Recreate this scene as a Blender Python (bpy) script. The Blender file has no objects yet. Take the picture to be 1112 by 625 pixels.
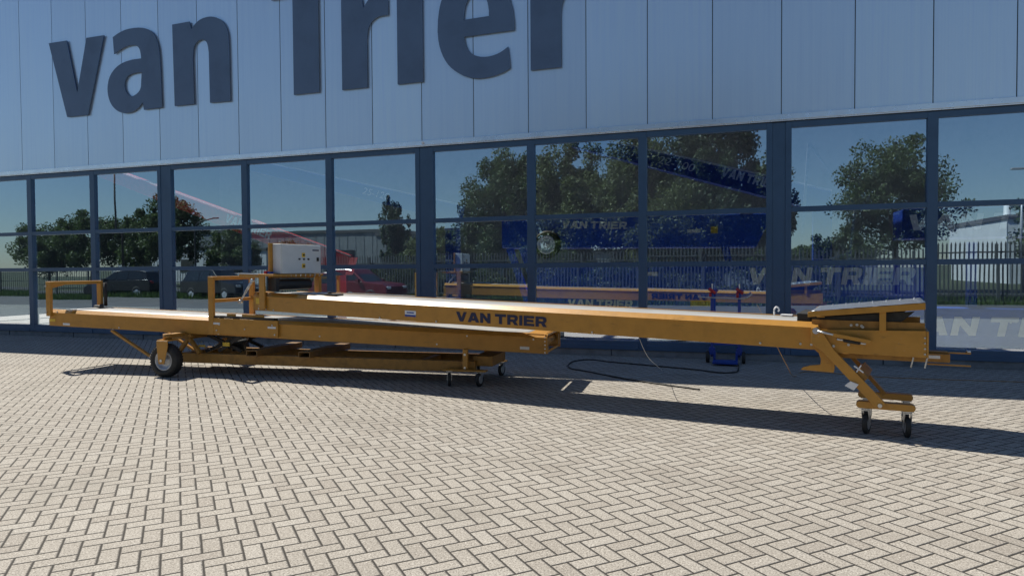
import bpy, bmesh, math, random
import numpy as np
from mathutils import Matrix, Vector
R = math.radians
S = bpy.context.scene
C = S.collection

# ------------------------------------------------------------------ materials
def newmat(name):
    m = bpy.data.materials.new(name); m.use_nodes = True
    nt = m.node_tree
    return m, nt, nt.nodes['Principled BSDF']

class NB:
    """tiny node builder"""
    def __init__(s, nt): s.nt = nt
    def n(s, t, **k):
        x = s.nt.nodes.new(t)
        for a, b in k.items(): setattr(x, a, b)
        return x
    def l(s, a, b): s.nt.links.new(a, b)
    def m(s, op, a, b=None, c=None):
        x = s.n('ShaderNodeMath', operation=op)
        for i, v in enumerate((a, b, c)):
            if v is None: continue
            if isinstance(v, (int, float)): x.inputs[i].default_value = v
            else: s.l(v, x.inputs[i])
        return x.outputs[0]
    def noise(s, scale, detail=3, rough=.5, vec=None, coord='Object'):
        x = s.n('ShaderNodeTexNoise'); x.inputs['Scale'].default_value = scale
        x.inputs['Detail'].default_value = detail; x.inputs['Roughness'].default_value = rough
        if vec is None:
            tc = s.n('ShaderNodeTexCoord'); vec = tc.outputs[coord]
        s.l(vec, x.inputs['Vector']); return x.outputs['Fac']
    def ramp(s, fac, stops):
        x = s.n('ShaderNodeValToRGB'); e = x.color_ramp.elements
        while len(e) < len(stops): e.new(.5)
        for i, (p, c) in enumerate(stops):
            e[i].position = p; e[i].color = (*c, 1) if len(c) == 3 else c
        s.l(fac, x.inputs[0]); return x.outputs[0]
    def mix(s, fac, a, b, mode='MIX'):
        x = s.n('ShaderNodeMix', data_type='RGBA', blend_type=mode)
        for i, v in ((0, fac), (6, a), (7, b)):
            if isinstance(v, (int, float)): x.inputs[i].default_value = v
            elif isinstance(v, tuple): x.inputs[i].default_value = (*v, 1)
            else: s.l(v, x.inputs[i])
        return x.outputs[2]
    def bump(s, h, strength, dist, bsdf):
        x = s.n('ShaderNodeBump'); x.inputs['Strength'].default_value = strength
        x.inputs['Distance'].default_value = dist
        s.l(h, x.inputs['Height']); s.l(x.outputs[0], bsdf.inputs['Normal'])

def paint(name, col, rough=.4, metal=0, var=.12, dirt=.25, scale=6, bump=.1, spec=.5):
    m, nt, b = newmat(name); q = NB(nt)
    f = q.noise(scale, 5, .6)
    d = tuple(c * (1 - dirt) for c in col); u = tuple(min(1, c * (1 + var)) for c in col)
    c = q.ramp(f, [(.3, d), (.52, col), (.75, u)])
    q.l(c, b.inputs['Base Color'])
    f2 = q.noise(scale * 7, 3, .6)
    r = q.m('MULTIPLY_ADD', f2, .25, rough - .12)
    q.l(r, b.inputs['Roughness'])
    b.inputs['Metallic'].default_value = metal
    b.inputs['Specular IOR Level'].default_value = spec
    if bump: q.bump(f2, bump, .003, b)
    return m

M = {}
M['orange'] = paint('orange_paint', (.50, .245, .04), .36, var=.08, dirt=.14)
def scuffs(m, strength=.5):
    nt = m.node_tree; q = NB(nt); b = nt.nodes['Principled BSDF']; src = b.inputs['Base Color'].links[0].from_socket
    tc = q.n('ShaderNodeTexCoord'); mp = q.n('ShaderNodeMapping'); mp.inputs['Scale'].default_value = (1.2, 5, 9); q.l(tc.outputs['Object'], mp.inputs[0])
    a = q.noise(3.0, 7, .72, vec=mp.outputs[0])
    c = q.mix(q.ramp(a, [(.60, (0, 0, 0)), (.66, (strength,) * 3)]), src, (.13, .075, .03))
    d_ = q.noise(28, 3, .7)
    c = q.mix(q.ramp(d_, [(.66, (0, 0, 0)), (.72, (strength * .8,) * 3)]), c, (.42, .36, .28))
    q.l(c, b.inputs['Base Color'])
scuffs(M['orange'], .4)
M['orange_worn'] = paint('orange_worn_paint', (.37, .185, .035), .5, var=.1, dirt=.35, scale=11)
M['belt'] = paint('grey_conveyor_belt', (.48, .48, .47), .34, var=.06, dirt=.15, scale=3, bump=.05)
M['steel'] = paint('zinc_steel', (.62, .64, .66), .32, metal=.9, var=.05, dirt=.3, scale=20)
M['sheet'] = paint('galvanised_sheet', (.50, .53, .58), .30, metal=.85, var=.08, dirt=.25, scale=14)
M['black'] = paint('black_rubber', (.022, .022, .022), .65, var=.9, dirt=.3, scale=12)
M['dark'] = paint('dark_steel', (.03, .027, .025), .5, var=.3, dirt=.2, scale=10)
M['rim'] = paint('silver_rim', (.5, .52, .55), .4, metal=.5, scale=20)
M['grey_box'] = paint('light_grey_enamel', (.62, .66, .68), .4, var=.03, dirt=.06)
M['white'] = paint('white_enamel', (.78, .79, .8), .45, var=.02, dirt=.08)
M['yellow'] = paint('yellow_label', (.75, .5, .05), .5)
M['red'] = paint('red_enamel', (.45, .03, .035), .4)
M['blue'] = paint('blue_enamel', (.015, .055, .32), .35, dirt=.2)
M['blue_in'] = paint('bright_blue_enamel', (.03, .12, .62), .4, dirt=.1)
M['white_in'] = paint('pure_white_lettering', (.9, .92, .93), .6, var=.02, dirt=.02)
M['red_in'] = paint('bright_red_enamel', (.65, .05, .07), .45)
M['navy'] = paint('navy_lettering', (.012, .016, .06), .4, var=.05, dirt=.1)
M['frame'] = paint('slate_blue_window_frame', (.055, .115, .205), .38, var=.06, dirt=.12, scale=2)
M['letter'] = paint('slate_sign_letter', (.11, .175, .29), .45, var=.05, dirt=.15, scale=1.5)
M['concrete'] = paint('plinth_concrete', (.24, .25, .26), .85, dirt=.35, scale=4)
M['bark'] = paint('bark', (.09, .065, .045), .9, dirt=.4, scale=12)
M['carblack'] = paint('black_car_paint', (.014, .016, .02), .22, var=.05, dirt=.1)
M['carred'] = paint('maroon_car_paint', (.12, .01, .018), .22, var=.05, dirt=.1)
M['carwin'] = paint('car_glass', (.02, .025, .03), .08, var=.05, dirt=.1)
M['fence'] = paint('dark_green_fence_steel', (.06, .07, .07), .6)
M['hall'] = paint('grey_hall_cladding', (.20, .22, .23), .6, dirt=.2, scale=1)
M['hallwhite'] = paint('white_hall_cladding', (.62, .64, .66), .5, dirt=.1, scale=1)
M['roof'] = paint('dark_roofing', (.08, .085, .09), .8)
M['inside'] = paint('interior_wall', (.55, .57, .6), .8, scale=1)
M['floorin'] = paint('interior_floor', (.62, .62, .62), .6, scale=1)
M['asphalt'] = paint('asphalt', (.055, .055, .058), .9, dirt=.3, scale=2)
M['asphalt2'] = paint('worn_driveway_asphalt', (.115, .11, .108), .85, dirt=.3, scale=1.5)
M['brown'] = paint('shade_toned_orange', (.20, .105, .03), .55, dirt=.3, scale=9)  # orange paint browned to carry the shade under the conveyor
M['soil'] = paint('verge_soil', (.05, .062, .028), .95, dirt=.35, scale=1.2)
M['red_tile'] = paint('brick_red', (.22, .08, .06), .8)

def leafmat(name, dark, mid, light):
    m, nt, b = newmat(name); q = NB(nt)
    g = q.n('ShaderNodeNewGeometry')
    c = q.ramp(g.outputs['Random Per Island'], [(0, dark), (.5, mid), (1, light)])
    q.l(c, b.inputs['Base Color']); b.inputs['Roughness'].default_value = .55
    tl = q.n('ShaderNodeBsdfTranslucent'); q.l(c, tl.inputs[0]); mx_ = q.n('ShaderNodeMixShader'); mx_.inputs[0].default_value = .4
    q.l(b.outputs[0], mx_.inputs[1]); q.l(tl.outputs[0], mx_.inputs[2]); q.l(mx_.outputs[0], nt.nodes['Material Output'].inputs[0])
    return m
M['leaf_a'] = leafmat('oak_leaves', (.045, .075, .022), (.075, .115, .035), (.12, .16, .06))
M['leaf_b'] = leafmat('conifer_needles', (.03, .055, .026), (.048, .08, .035), (.075, .11, .05))
M['leaf_c'] = leafmat('yellowish_leaves', (.07, .09, .028), (.11, .135, .045), (.16, .19, .07))
M['grassm'] = leafmat('grass_blades', (.035, .07, .015), (.06, .11, .025), (.10, .15, .05))

# cladding: metallic sandwich panel with fine vertical micro ribs
m, nt, b = newmat('cladding_panel'); q = NB(nt)
tc = q.n('ShaderNodeTexCoord'); sx = q.n('ShaderNodeSeparateXYZ'); q.l(tc.outputs['Object'], sx.inputs[0])
g = q.n('ShaderNodeNewGeometry')
n1 = q.noise(.5, 4, .5)
mp = q.n('ShaderNodeMapping'); mp.inputs['Scale'].default_value = (14, 1, .35); q.l(tc.outputs['Object'], mp.inputs[0])
n2 = q.noise(1.0, 4, .6, vec=mp.outputs[0])
base = q.ramp(n2, [(.2, (.64, .79, .96)), (.5, (.69, .845, 1.0)), (.8, (.73, .87, 1.0))])
isl = q.m('MULTIPLY_ADD', g.outputs['Random Per Island'], .10, .93)
mx = q.n('ShaderNodeMix', data_type='RGBA', blend_type='MULTIPLY'); mx.inputs[0].default_value = 1
q.l(base, mx.inputs[6]); cc = q.n('ShaderNodeCombineColor')
for i in range(3): q.l(isl, cc.inputs[i])
q.l(cc.outputs[0], mx.inputs[7]); q.l(mx.outputs[2], b.inputs['Base Color'])
b.inputs['Metallic'].default_value = .62
q.l(q.m('MULTIPLY_ADD', n1, .12, .26), b.inputs['Roughness'])
rib = q.m('SINE', q.m('MULTIPLY', sx.outputs[0], 2 * math.pi / .094))
rb = q.m('POWER', q.m('ABSOLUTE', rib), 12)
q.bump(q.m('ADD', rb, q.m('MULTIPLY', n1, .8)), .12, .004, b)
M['clad'] = m
M['flash'] = paint('aluminium_flashing', (.85, .92, 1.0), .3, metal=.9, var=.05, dirt=.12, scale=2)
M['gap'] = paint('joint_gap', (.03, .04, .055), .8)

# glazing: solar control glass, transparent + mirror by fresnel
m = bpy.data.materials.new('solar_glass'); m.use_nodes = True; nt = m.node_tree
nt.nodes.clear(); q = NB(nt)
out = q.n('ShaderNodeOutputMaterial'); ms = q.n('ShaderNodeMixShader')
tr = q.n('ShaderNodeBsdfTransparent'); tr.inputs[0].default_value = (.90, .94, 1, 1)
gl = q.n('ShaderNodeBsdfAnisotropic'); gl.inputs['Color'].default_value = (.64, .84, 1, 1); gl.inputs['Roughness'].default_value = 0
fr = q.n('ShaderNodeFresnel'); fr.inputs['IOR'].default_value = 2.0
wv = q.noise(.55, 2, .4); bp = q.n('ShaderNodeBump'); bp.inputs['Strength'].default_value = .12; bp.inputs['Distance'].default_value = .01
q.l(wv, bp.inputs['Height']); q.l(bp.outputs[0], gl.inputs['Normal'])
q.l(q.m('ADD', fr.outputs[0], .40), ms.inputs[0]); q.l(tr.outputs[0], ms.inputs[1]); q.l(gl.outputs[0], ms.inputs[2])
q.l(ms.outputs[0], out.inputs[0]); M['glass'] = m

# herringbone concrete pavers, laid at 45 degrees to the building
m, nt, b = newmat('herringbone_pavers'); q = NB(nt)
tc = q.n('ShaderNodeTexCoord'); sx = q.n('ShaderNodeSeparateXYZ'); q.l(tc.outputs['Object'], sx.inputs[0])
X, Y = sx.outputs[0], sx.outputs[1]
k = 1 / .105 / math.sqrt(2)
wob = q.noise(1.3, 2, .5); wob = q.m('MULTIPLY', q.m('SUBTRACT', wob, .5), .10)
px = q.m('ADD', q.m('MULTIPLY', q.m('ADD', X, Y), k), q.m('ADD', wob, 4000.))
py = q.m('ADD', q.m('MULTIPLY', q.m('SUBTRACT', X, Y), k), q.m('SUBTRACT', 4000., wob))
fi, fj = q.m('FLOOR', px), q.m('FLOOR', py)
fx, fy = q.m('SUBTRACT', px, fi), q.m('SUBTRACT', py, fj)
kk = q.m('FLOORED_MODULO', q.m('SUBTRACT', fi, fj), 4.)
eq = lambda v: q.m('COMPARE', kk, v, .25)
k1, k2, k3 = eq(1.), eq(2.), eq(3.)
isv = q.m('ADD', k2, k3)
lx = q.m('ADD', fx, k1); ly = q.m('ADD', fy, k2)
# half sizes: H 1 x .5, V .5 x 1
hx = q.m('SUBTRACT', 1., q.m('MULTIPLY', isv, .5)); hy = q.m('ADD', .5, q.m('MULTIPLY', isv, .5))
dx = q.m('SUBTRACT', hx, q.m('ABSOLUTE', q.m('SUBTRACT', lx, hx)))
dy = q.m('SUBTRACT', hy, q.m('ABSOLUTE', q.m('SUBTRACT', ly, hy)))
jn = q.noise(60, 2, .6)
d = q.m('ADD', q.m('MINIMUM', dx, dy), q.m('MULTIPLY', q.m('SUBTRACT', jn, .5), .03))
idx = q.m('SUBTRACT', fi, k1); idy = q.m('SUBTRACT', fj, k2)
cb = q.n('ShaderNodeCombineXYZ'); q.l(idx, cb.inputs[0]); q.l(idy, cb.inputs[1])
wn = q.n('ShaderNodeTexWhiteNoise', noise_dimensions='2D'); q.l(cb.outputs[0], wn.inputs['Vector'])
rnd = wn.outputs['Value']
tone = q.ramp(rnd, [(0, (.365, .335, .298)), (.2, (.405, .377, .337)), (.8, (.435, .407, .366)), (1, (.465, .44, .40))])
big = q.noise(.35, 4, .55)
tone = q.mix(q.m('MULTIPLY', q.m('SUBTRACT', big, .35), 1.0), tone, (.335, .31, .28))
sp = q.noise(95, 3, .8)
spk = q.ramp(sp, [(.38, (.2, .19, .18)), (.46, (.68, .67, .66)), (.54, (1, 1, 1)), (.7, (1.08, 1.08, 1.08))])
tone = q.mix(.78, tone, spk, 'MULTIPLY')
sp2 = q.noise(60, 3, .8)
tone = q.mix(q.ramp(sp2, [(.56, (0, 0, 0)), (.66, (.75, .75, .75))]), tone, (.66, .63, .58))
sn = q.noise(.9, 5, .7)
tone = q.mix(q.ramp(sn, [(.55, (0, 0, 0)), (.72, (.45, .45, .45))]), tone, (.19, .175, .15))
mp2 = q.n('ShaderNodeMapping'); mp2.inputs['Scale'].default_value = (.25, 2.2, 1); mp2.inputs['Rotation'].default_value = (0, 0, .2); q.l(tc.outputs['Object'], mp2.inputs[0])
trk = q.noise(1.0, 3, .5, vec=mp2.outputs[0])
tone = q.mix(q.ramp(trk, [(.58, (0, 0, 0)), (.7, (.3, .3, .3))]), tone, (.21, .19, .165))
jm = q.n('ShaderNodeMapRange'); jm.interpolation_type = 'SMOOTHSTEP'
jm.inputs['From Min'].default_value = .034; jm.inputs['From Max'].default_value = .07; q.l(d, jm.inputs['Value'])
col = q.mix(jm.outputs[0], (.045, .041, .037), tone)
q.l(col, b.inputs['Base Color']); b.inputs['Roughness'].default_value = .82
b.inputs['Specular IOR Level'].default_value = .3
jm2 = q.n('ShaderNodeMapRange'); jm2.interpolation_type = 'SMOOTHSTEP'
jm2.inputs['From Min'].default_value = .015; jm2.inputs['From Max'].default_value = .12; q.l(d, jm2.inputs['Value'])
hgt = q.m('ADD', q.m('MULTIPLY', jm2.outputs[0], 1.), q.m('ADD', q.m('MULTIPLY', rnd, .35), q.m('MULTIPLY', sp, .22)))
q.bump(hgt, .9, .008, b)
M['paver'] = m

# ------------------------------------------------------------------ mesh helpers
class MB:
    def __init__(s, f=None): s.v = []; s.f = []; s.map = f; s.sm = []
    def add(s, vs, fs, smooth=False):
        o = len(s.v); s.v += [tuple(v) for v in vs]
        s.f += [tuple(i + o for i in q) for q in fs]; s.sm += [smooth] * len(fs); return s
    def box(s, x0, x1, y0, y1, z0, z1):
        return s.hexa([(x0, y0, z0), (x1, y0, z0), (x1, y1, z0), (x0, y1, z0), (x0, y0, z1), (x1, y0, z1), (x1, y1, z1), (x0, y1, z1)])
    def hexa(s, v): return s.add(v, [(0, 3, 2, 1), (4, 5, 6, 7), (0, 1, 5, 4), (1, 2, 6, 5), (2, 3, 7, 6), (3, 0, 4, 7)])
    def prism(s, poly, a0, a1, axis):
        """poly of 2D points, extruded along axis: 'x' (y,z) 'y' (x,z) 'z' (x,y)"""
        n = len(poly)
        P = {'x': lambda p, t: (t, p[0], p[1]), 'y': lambda p, t: (p[0], t, p[1]), 'z': lambda p, t: (p[0], p[1], t)}[axis]
        vs = [P(p, a0) for p in poly] + [P(p, a1) for p in poly]
        return s.add(vs, [tuple(range(n))[::-1], tuple(range(n, 2 * n))] + [(i, (i + 1) % n, n + (i + 1) % n, n + i) for i in range(n)])
    def cyl(s, p0, p1, r0, r1=None, n=16, cap=True):
        r1 = r0 if r1 is None else r1
        a, b_ = Vector(p0), Vector(p1); d = (b_ - a).normalized()
        u = d.orthogonal().normalized(); w = d.cross(u)
        ring = lambda c, r: [c + (u * math.cos(t) + w * math.sin(t)) * r for t in (2 * math.pi * i / n for i in range(n))]
        s.add(ring(a, r0) + ring(b_, r1), [(i, (i + 1) % n, n + (i + 1) % n, n + i) for i in range(n)], n > 8)
        if cap: s.add(ring(a, r0) + ring(b_, r1), [tuple(range(n))[::-1], tuple(range(n, 2 * n))])
        return s
    def bar(s, p0, p1, w, h, up=(0, 0, 1)):
        a, b_ = Vector(p0), Vector(p1); d = (b_ - a).normalized(); U = Vector(up)
        side = d.cross(U).normalized() * w / 2; upv = side.cross(d).normalized() * h / 2
        return s.hexa([a - side - upv, a + side - upv, a + side + upv, a - side + upv, b_ - side - upv, b_ + side - upv, b_ + side + upv, b_ - side + upv])
    def lathe(s, c, axis, prof, n=28):
        """prof: (offset along axis, radius)"""
        c = Vector(c); d = Vector(axis).normalized(); u = d.orthogonal().normalized(); w = d.cross(u)
        vs = [];
        for o, r in prof:
            for i in range(n):
                t = 2 * math.pi * i / n; vs.append(c + d * o + (u * math.cos(t) + w * math.sin(t)) * r)
        fs = []
        for j in range(len(prof) - 1):
            for i in range(n): fs.append((j * n + i, j * n + (i + 1) % n, (j + 1) * n + (i + 1) % n, (j + 1) * n + i))
        return s.add(vs, fs, True)
    def build(s, name, mat, parent=None, bevel=0, loc=None, rot=None, recalc=True):
        vs = [s.map(*v) for v in s.v] if s.map else s.v
        me = bpy.data.meshes.new(name); me.from_pydata([tuple(v) for v in vs], [], s.f); me.update()
        me.polygons.foreach_set('use_smooth', s.sm)
        bm = bmesh.new(); bm.from_mesh(me); bmesh.ops.remove_doubles(bm, verts=bm.verts, dist=1e-6)
        
        if recalc: bmesh.ops.recalc_face_normals(bm, faces=bm.faces)
        bm.to_mesh(me); bm.free()
        me.materials.append(mat)
        o = bpy.data.objects.new(name, me); C.objects.link(o)
        if parent: o.parent = parent
        if loc: o.location = loc
        if rot: o.rotation_euler = rot
        if bevel:
            md = o.modifiers.new('bevel', 'BEVEL'); md.width = bevel; md.segments = 2; md.limit_method = 'ANGLE'; md.angle_limit = R(35)
        return o

def tag(o, label=None, cat=None, group=None, kind=None):
    if label: o['label'] = label
    if cat: o['category'] = cat
    if group: o['group'] = group
    if kind: o['kind'] = kind
    return o
def thing(name, loc, rz, label, cat, group=None):
    o = bpy.data.objects.new(name, None); C.objects.link(o); o.location = loc; o.rotation_euler = (0, 0, rz)
    o.empty_display_size = .2
    return tag(o, label, cat, group)

def tube(name, pts, r, mat, parent=None, n=8, sub=10):
    """smooth tube through points (catmull-rom)"""
    P = [Vector(p) for p in pts]; Q = []
    for i in range(len(P) - 1):
        a, b_, c, d = P[max(i - 1, 0)], P[i], P[i + 1], P[min(i + 2, len(P) - 1)]
        for j in range(sub):
            t = j / sub
            Q.append(.5 * ((2 * b_) + (c - a) * t + (2 * a - 5 * b_ + 4 * c - d) * t * t + (3 * b_ - a - 3 * c + d) * t ** 3))
    Q.append(P[-1]); vs = []; fs = []
    up = Vector((0, 0, 1))
    for i, c in enumerate(Q):
        d = (Q[min(i + 1, len(Q) - 1)] - Q[max(i - 1, 0)]).normalized()
        u = d.cross(up)
        u = u.normalized() if u.length > .05 else d.orthogonal().normalized()
        w = d.cross(u)
        for k_ in range(n):
            t = 2 * math.pi * k_ / n; vs.append(c + (u * math.cos(t) + w * math.sin(t)) * r)
    for i in range(len(Q) - 1):
        for k_ in range(n): fs.append((i * n + k_, i * n + (k_ + 1) % n, (i + 1) * n + (k_ + 1) % n, (i + 1) * n + k_))
    fs += [tuple(range(n))[::-1], tuple(range((len(Q) - 1) * n, len(Q) * n))]
    mb = MB(); mb.add(vs, fs, True); return mb.build(name, mat, parent)

GL = {
 'V': (1.2, [[(0, 1), (.37, 1), (.61, .36), (.85, 1), (1.2, 1), (.79, 0), (.41, 0)]]),
 'A': (1.26, [[(0, 0), (.36, 0), (.43, .17), (.82, .17), (.89, 0), (1.26, 0), (.83, 1), (.42, 1)], [(.53, .41), (.72, .41), (.625, .68)]]),
 'N': (1.12, [[(0, 0), (0, 1), (.31, 1), (.8, .46), (.8, 1), (1.12, 1), (1.12, 0), (.82, 0), (.32, .55), (.32, 0)]]),
 'T': (1.18, [[(0, 1), (1.18, 1), (1.18, .74), (.75, .74), (.75, 0), (.42, 0), (.42, .74), (0, .74)]]),
 'R': (1.13, [[(0, 0), (0, 1), (.8, 1), (1.0, .94), (1.1, .8), (1.1, .58), (1.01, .43), (.89, .36), (1.13, 0), (.76, 0), (.56, .31), (.33, .31), (.33, 0)],
               [(.331, .54), (.331, .76), (.72, .76), (.78, .71), (.78, .59), (.72, .54)]]),
 'I': (.33, [[(0, 0), (.33, 0), (.33, 1), (0, 1)]]),
 'E': (1.09, [[(0, 0), (0, 1), (1.08, 1), (1.08, .77), (.33, .77), (.33, .62), (1.0, .62), (1.0, .39), (.33, .39), (.33, .23), (1.09, .23), (1.09, 0)]])}

def loops_mesh(loops, ext):
    """flat shape with holes, as mesh in local xy, thickness 2*ext"""
    cu = bpy.data.curves.new('outline', 'CURVE'); cu.dimensions = '2D'; cu.fill_mode = 'BOTH'; cu.extrude = ext
    for lp in loops:
        sp_ = cu.splines.new('POLY'); sp_.points.add(len(lp) - 1)
        for i, p in enumerate(lp): sp_.points[i].co = (p[0], p[1], 0, 1)
        sp_.use_cyclic_u = True
    o = bpy.data.objects.new('tmp', cu); me = bpy.data.meshes.new_from_object(o)
    bpy.data.objects.remove(o); bpy.data.curves.remove(cu); return me
def font_mesh(txt, ext, shear=0):
    cu = bpy.data.curves.new('t', 'FONT'); cu.body = txt; cu.extrude = ext; cu.shear = shear
    o = bpy.data.objects.new('tmp', cu); me = bpy.data.meshes.new_from_object(o)
    bpy.data.objects.remove(o); bpy.data.curves.remove(cu); return me
def word_loops(txt, shear=0, gap=.13):
    x = 0; L = []
    for ch in txt:
        if ch == ' ': x += .38; continue
        w, ls = GL[ch]
        for l in ls: L.append([(p[0] + x + shear * p[1], p[1]) for p in l])
        x += w + gap
    return L, x - gap + shear
def place_mesh(me, name, mat, O, ux, uy, sx_, sy_, parent=None):
    """put mesh's local xy onto plane: origin O, unit axes ux, uy, scales"""
    O, ux, uy = Vector(O), Vector(ux).normalized(), Vector(uy).normalized(); uz = ux.cross(uy).normalized()
    for v in me.vertices: v.co = O + ux * (v.co.x * sx_) + uy * (v.co.y * sy_) + uz * v.co.z
    me.materials.clear(); me.materials.append(mat); me.name = name
    o = bpy.data.objects.new(name, me); C.objects.link(o); o.parent = parent; return o
def word(txt, O, ux, uy, width, height, mat, parent, name='lettering', shear=0, ext=.0015, upto=None):
    L, w = word_loops(txt, shear)
    return place_mesh(loops_mesh(L, ext), name, mat, O, ux, uy, width / w, height, parent)

# ------------------------------------------------------------------ ground
D = 12.457
g = MB(); g.add([(-900, -900, -.012), (900, -900, -.012), (900, 900, -.012), (-900, 900, -.012)], [(0, 1, 2, 3)])
tag(g.build('ground', M['soil']), kind='structure')
g = MB(); g.add([(-90, 1.6, 0), (60, 1.6, 0), (60, 12.52, 0), (-90, 12.52, 0)], [(0, 1, 2, 3)])
tag(g.build('paving', M['paver']), kind='structure')
g = MB(); g.add([(-200, -25, -.006), (200, -25, -.006), (200, -10.5, -.006), (-200, -10.5, -.006)], [(0, 1, 2, 3)])
tag(g.build('road', M['asphalt']), kind='structure')
g = MB(); g.add([(-90, -5.6, -.002), (60, -5.6, -.002), (60, 1.52, -.002), (-90, 1.52, -.002)], [(0, 1, 2, 3)])
tag(g.build('driveway', M['asphalt2']), kind='structure')
tag(MB().box(-90, 60, 1.521, 1.599, -.1, .002).build('edging', M['concrete']), kind='structure')
g = MB().box(-90, 60, -5.72, -5.6, -.1, .03)
tag(g.build('kerb', M['concrete']), kind='structure')
rng = np.random.default_rng(5)
def blades(name, n, x0, x1, y0, y1, h0, h1, mat, wid=.03):
    x = rng.uniform(x0, x1, n); y = rng.uniform(y0, y1, n); a = rng.uniform(0, 6.28, n); h = rng.uniform(h0, h1, n)
    ca, sa = np.cos(a) * wid, np.sin(a) * wid
    V = np.empty((n, 3, 3)); V[:, 0] = np.c_[x - ca, y - sa, np.zeros(n) - .01]; V[:, 1] = np.c_[x + ca, y + sa, np.zeros(n) - .01]
    V[:, 2] = np.c_[x + rng.normal(0, .04, n), y + rng.normal(0, .04, n), h]
    me = bpy.data.meshes.new(name); me.vertices.add(3 * n); me.vertices.foreach_set('co', V.ravel())
    me.loops.add(3 * n); me.loops.foreach_set('vertex_index', np.arange(3 * n)); me.polygons.add(n)
    me.polygons.foreach_set('loop_start', np.arange(0, 3 * n, 3)); me.polygons.foreach_set('loop_total', np.full(n, 3))
    me.update(); me.materials.append(mat); o = bpy.data.objects.new(name, me); C.objects.link(o); return o
tag(blades('grass', 60000, -75, 30, -10.4, -5.75, .1, .42, M['grassm'], .035), 'tall green grass verge along the far side of the yard', 'grass', kind='stuff')

# ------------------------------------------------------------------ building
s0, w_, HB = -17.362, 1.1263, 9.0
XL, XR = s0 - 12 * w_, s0 + 30 * w_
bld = thing('warehouse_building', (0, D, 0), 0, 'large pale blue-grey clad warehouse with a long dark framed glass front and big letters', 'building')
mb = MB()
for n in range(-12, 30):
    a = s0 + n * w_ + .007; b_ = s0 + (n + 1) * w_ - .007
    mb.box(a, b_, .0, .06, 4.215, HB)
mb.build('wall_cladding', M['clad'], bld, bevel=.004)
MB().box(XL, XR, .012, .25, 4.1, HB - .02).build('wall_backing', M['gap'], bld)
mb = MB()
mb.box(XL, XR, -.035, .05, 4.118, 4.211); mb.box(XL, XR, -.012, .05, 4.098, 4.1175)
t_ = mb.build('trim', M['flash'], bld, bevel=.003)
MB().box(XL, XR, -.008, .3, 4.085, 4.0975).build('shadow_gap', M['gap'], bld)
MB().box(XL, XR, .02, .3, 0, .113).build('plinth', M['concrete'], bld, bevel=.004)
mb = MB()
for n in range(-9, 4): MB().box(n * 2.25 - .02, n * 2.25 - .005, .012, .03, .005, .11).build('plinth_joint', M['gap'], bld)
MB().box(XL, XR, -.03, .2, HB - .005, HB + .06).build('parapet_cap', M['frame'], bld)
# shell behind the glass
MB().box(XL, XR, .25, 2.85, HB - .4, HB - .15).build('roof', M['roof'], bld)
MB().box(XL, XR, 9.5, 22, HB - .4, HB - .15).build('roof', M['roof'], bld)
x = XL
while x < XR: MB().box(x, x + .12, 2.851, 9.499, HB - .4, HB - .2).build('added_rooflight_bar', M['frame'], bld); x += 2.4  # invented rooflight: roof left open here to let daylight onto the machines
MB().box(XL, XR, 21.75, 22, .1, HB - .42).build('back_wall', M['inside'], bld)
MB().box(XL, XL + .25, .3, 21.7, .1, HB - .42).build('side_wall', M['hall'], bld)
MB().box(XR - .25, XR, .3, 21.7, .1, HB - .42).build('side_wall', M['hall'], bld)
MB().box(XL + .26, XR - .26, .31, 21.7, .0, .1).build('floor', M['floorin'], bld)
thin = [-28.5, -26.2, -21.8, -17.165, -15.025, -10.495, -8.305, -3.81, -1.685, 2.92, 5.15, 9.6, 11.8]
wide = [-24.1, -19.42, -12.775, -6.06, .625, 7.38, 14.1]
edges = sorted([(x, .075) for x in thin] + [(x, .2) for x in wide])
for x, hw in edges:
    mb = MB()
    if hw < .1: mb.box(x - hw, x + hw, .0, .14, .115, 4.08)
    else:
        mb.box(x - hw, x - .105, .0, .14, .115, 4.08); mb.box(x + .105, x + hw, .0, .14, .115, 4.08)
        mb.box(x - .1045, x + .1045, .012, .13, .115, 4.08)
    mb.build('mullion', M['frame'], bld, bevel=.003)
random.seed(3)
for (a, ha), (b_, hb) in zip(edges, edges[1:]):
    x0, x1 = a + ha, b_ - hb
    mb = MB()
    mb.prism([(.004, .278), (.004, .207), (-.012, .207), (-.012, .116), (.12, .116), (.12, .278)], x0 + .001, x1 - .001, 'x')
    wn_ = mb.build('window', M['frame'], bld, bevel=.003)
    MB().box(x0 + .001, x1 - .001, .004, .12, 3.985, 4.084).build('head_rail', M['frame'], wn_, bevel=.003)
    MB().box(x0 + .001, x1 - .001, .004, .12, 2.558, 2.645).build('transom', M['frame'], wn_, bevel=.003)
    MB().box(x0 + .001, x1 - .001, .004, .12, 1.64, 1.728).build('transom', M['frame'], wn_, bevel=.003)
    for z0, z1 in ((.278, 1.64), (1.728, 2.558), (2.645, 3.985)):
        tx, ty = random.uniform(-.003, .003), random.uniform(-.003, .003)
        xa, xb, za, zb = x0 - .004, x1 + .004, z0 - .004, z1 + .004
        cx, cz = (xa + xb) / 2, (za + zb) / 2
        pv = [(x, .055 + tx * (x - cx) + ty * (z - cz), z) for x, z in ((xa, za), (xb, za), (xb, zb), (xa, zb))]
        p_ = MB().add(pv, [(0, 1, 2, 3)]).build('pane', M['glass'], wn_, recalc=False)

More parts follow.
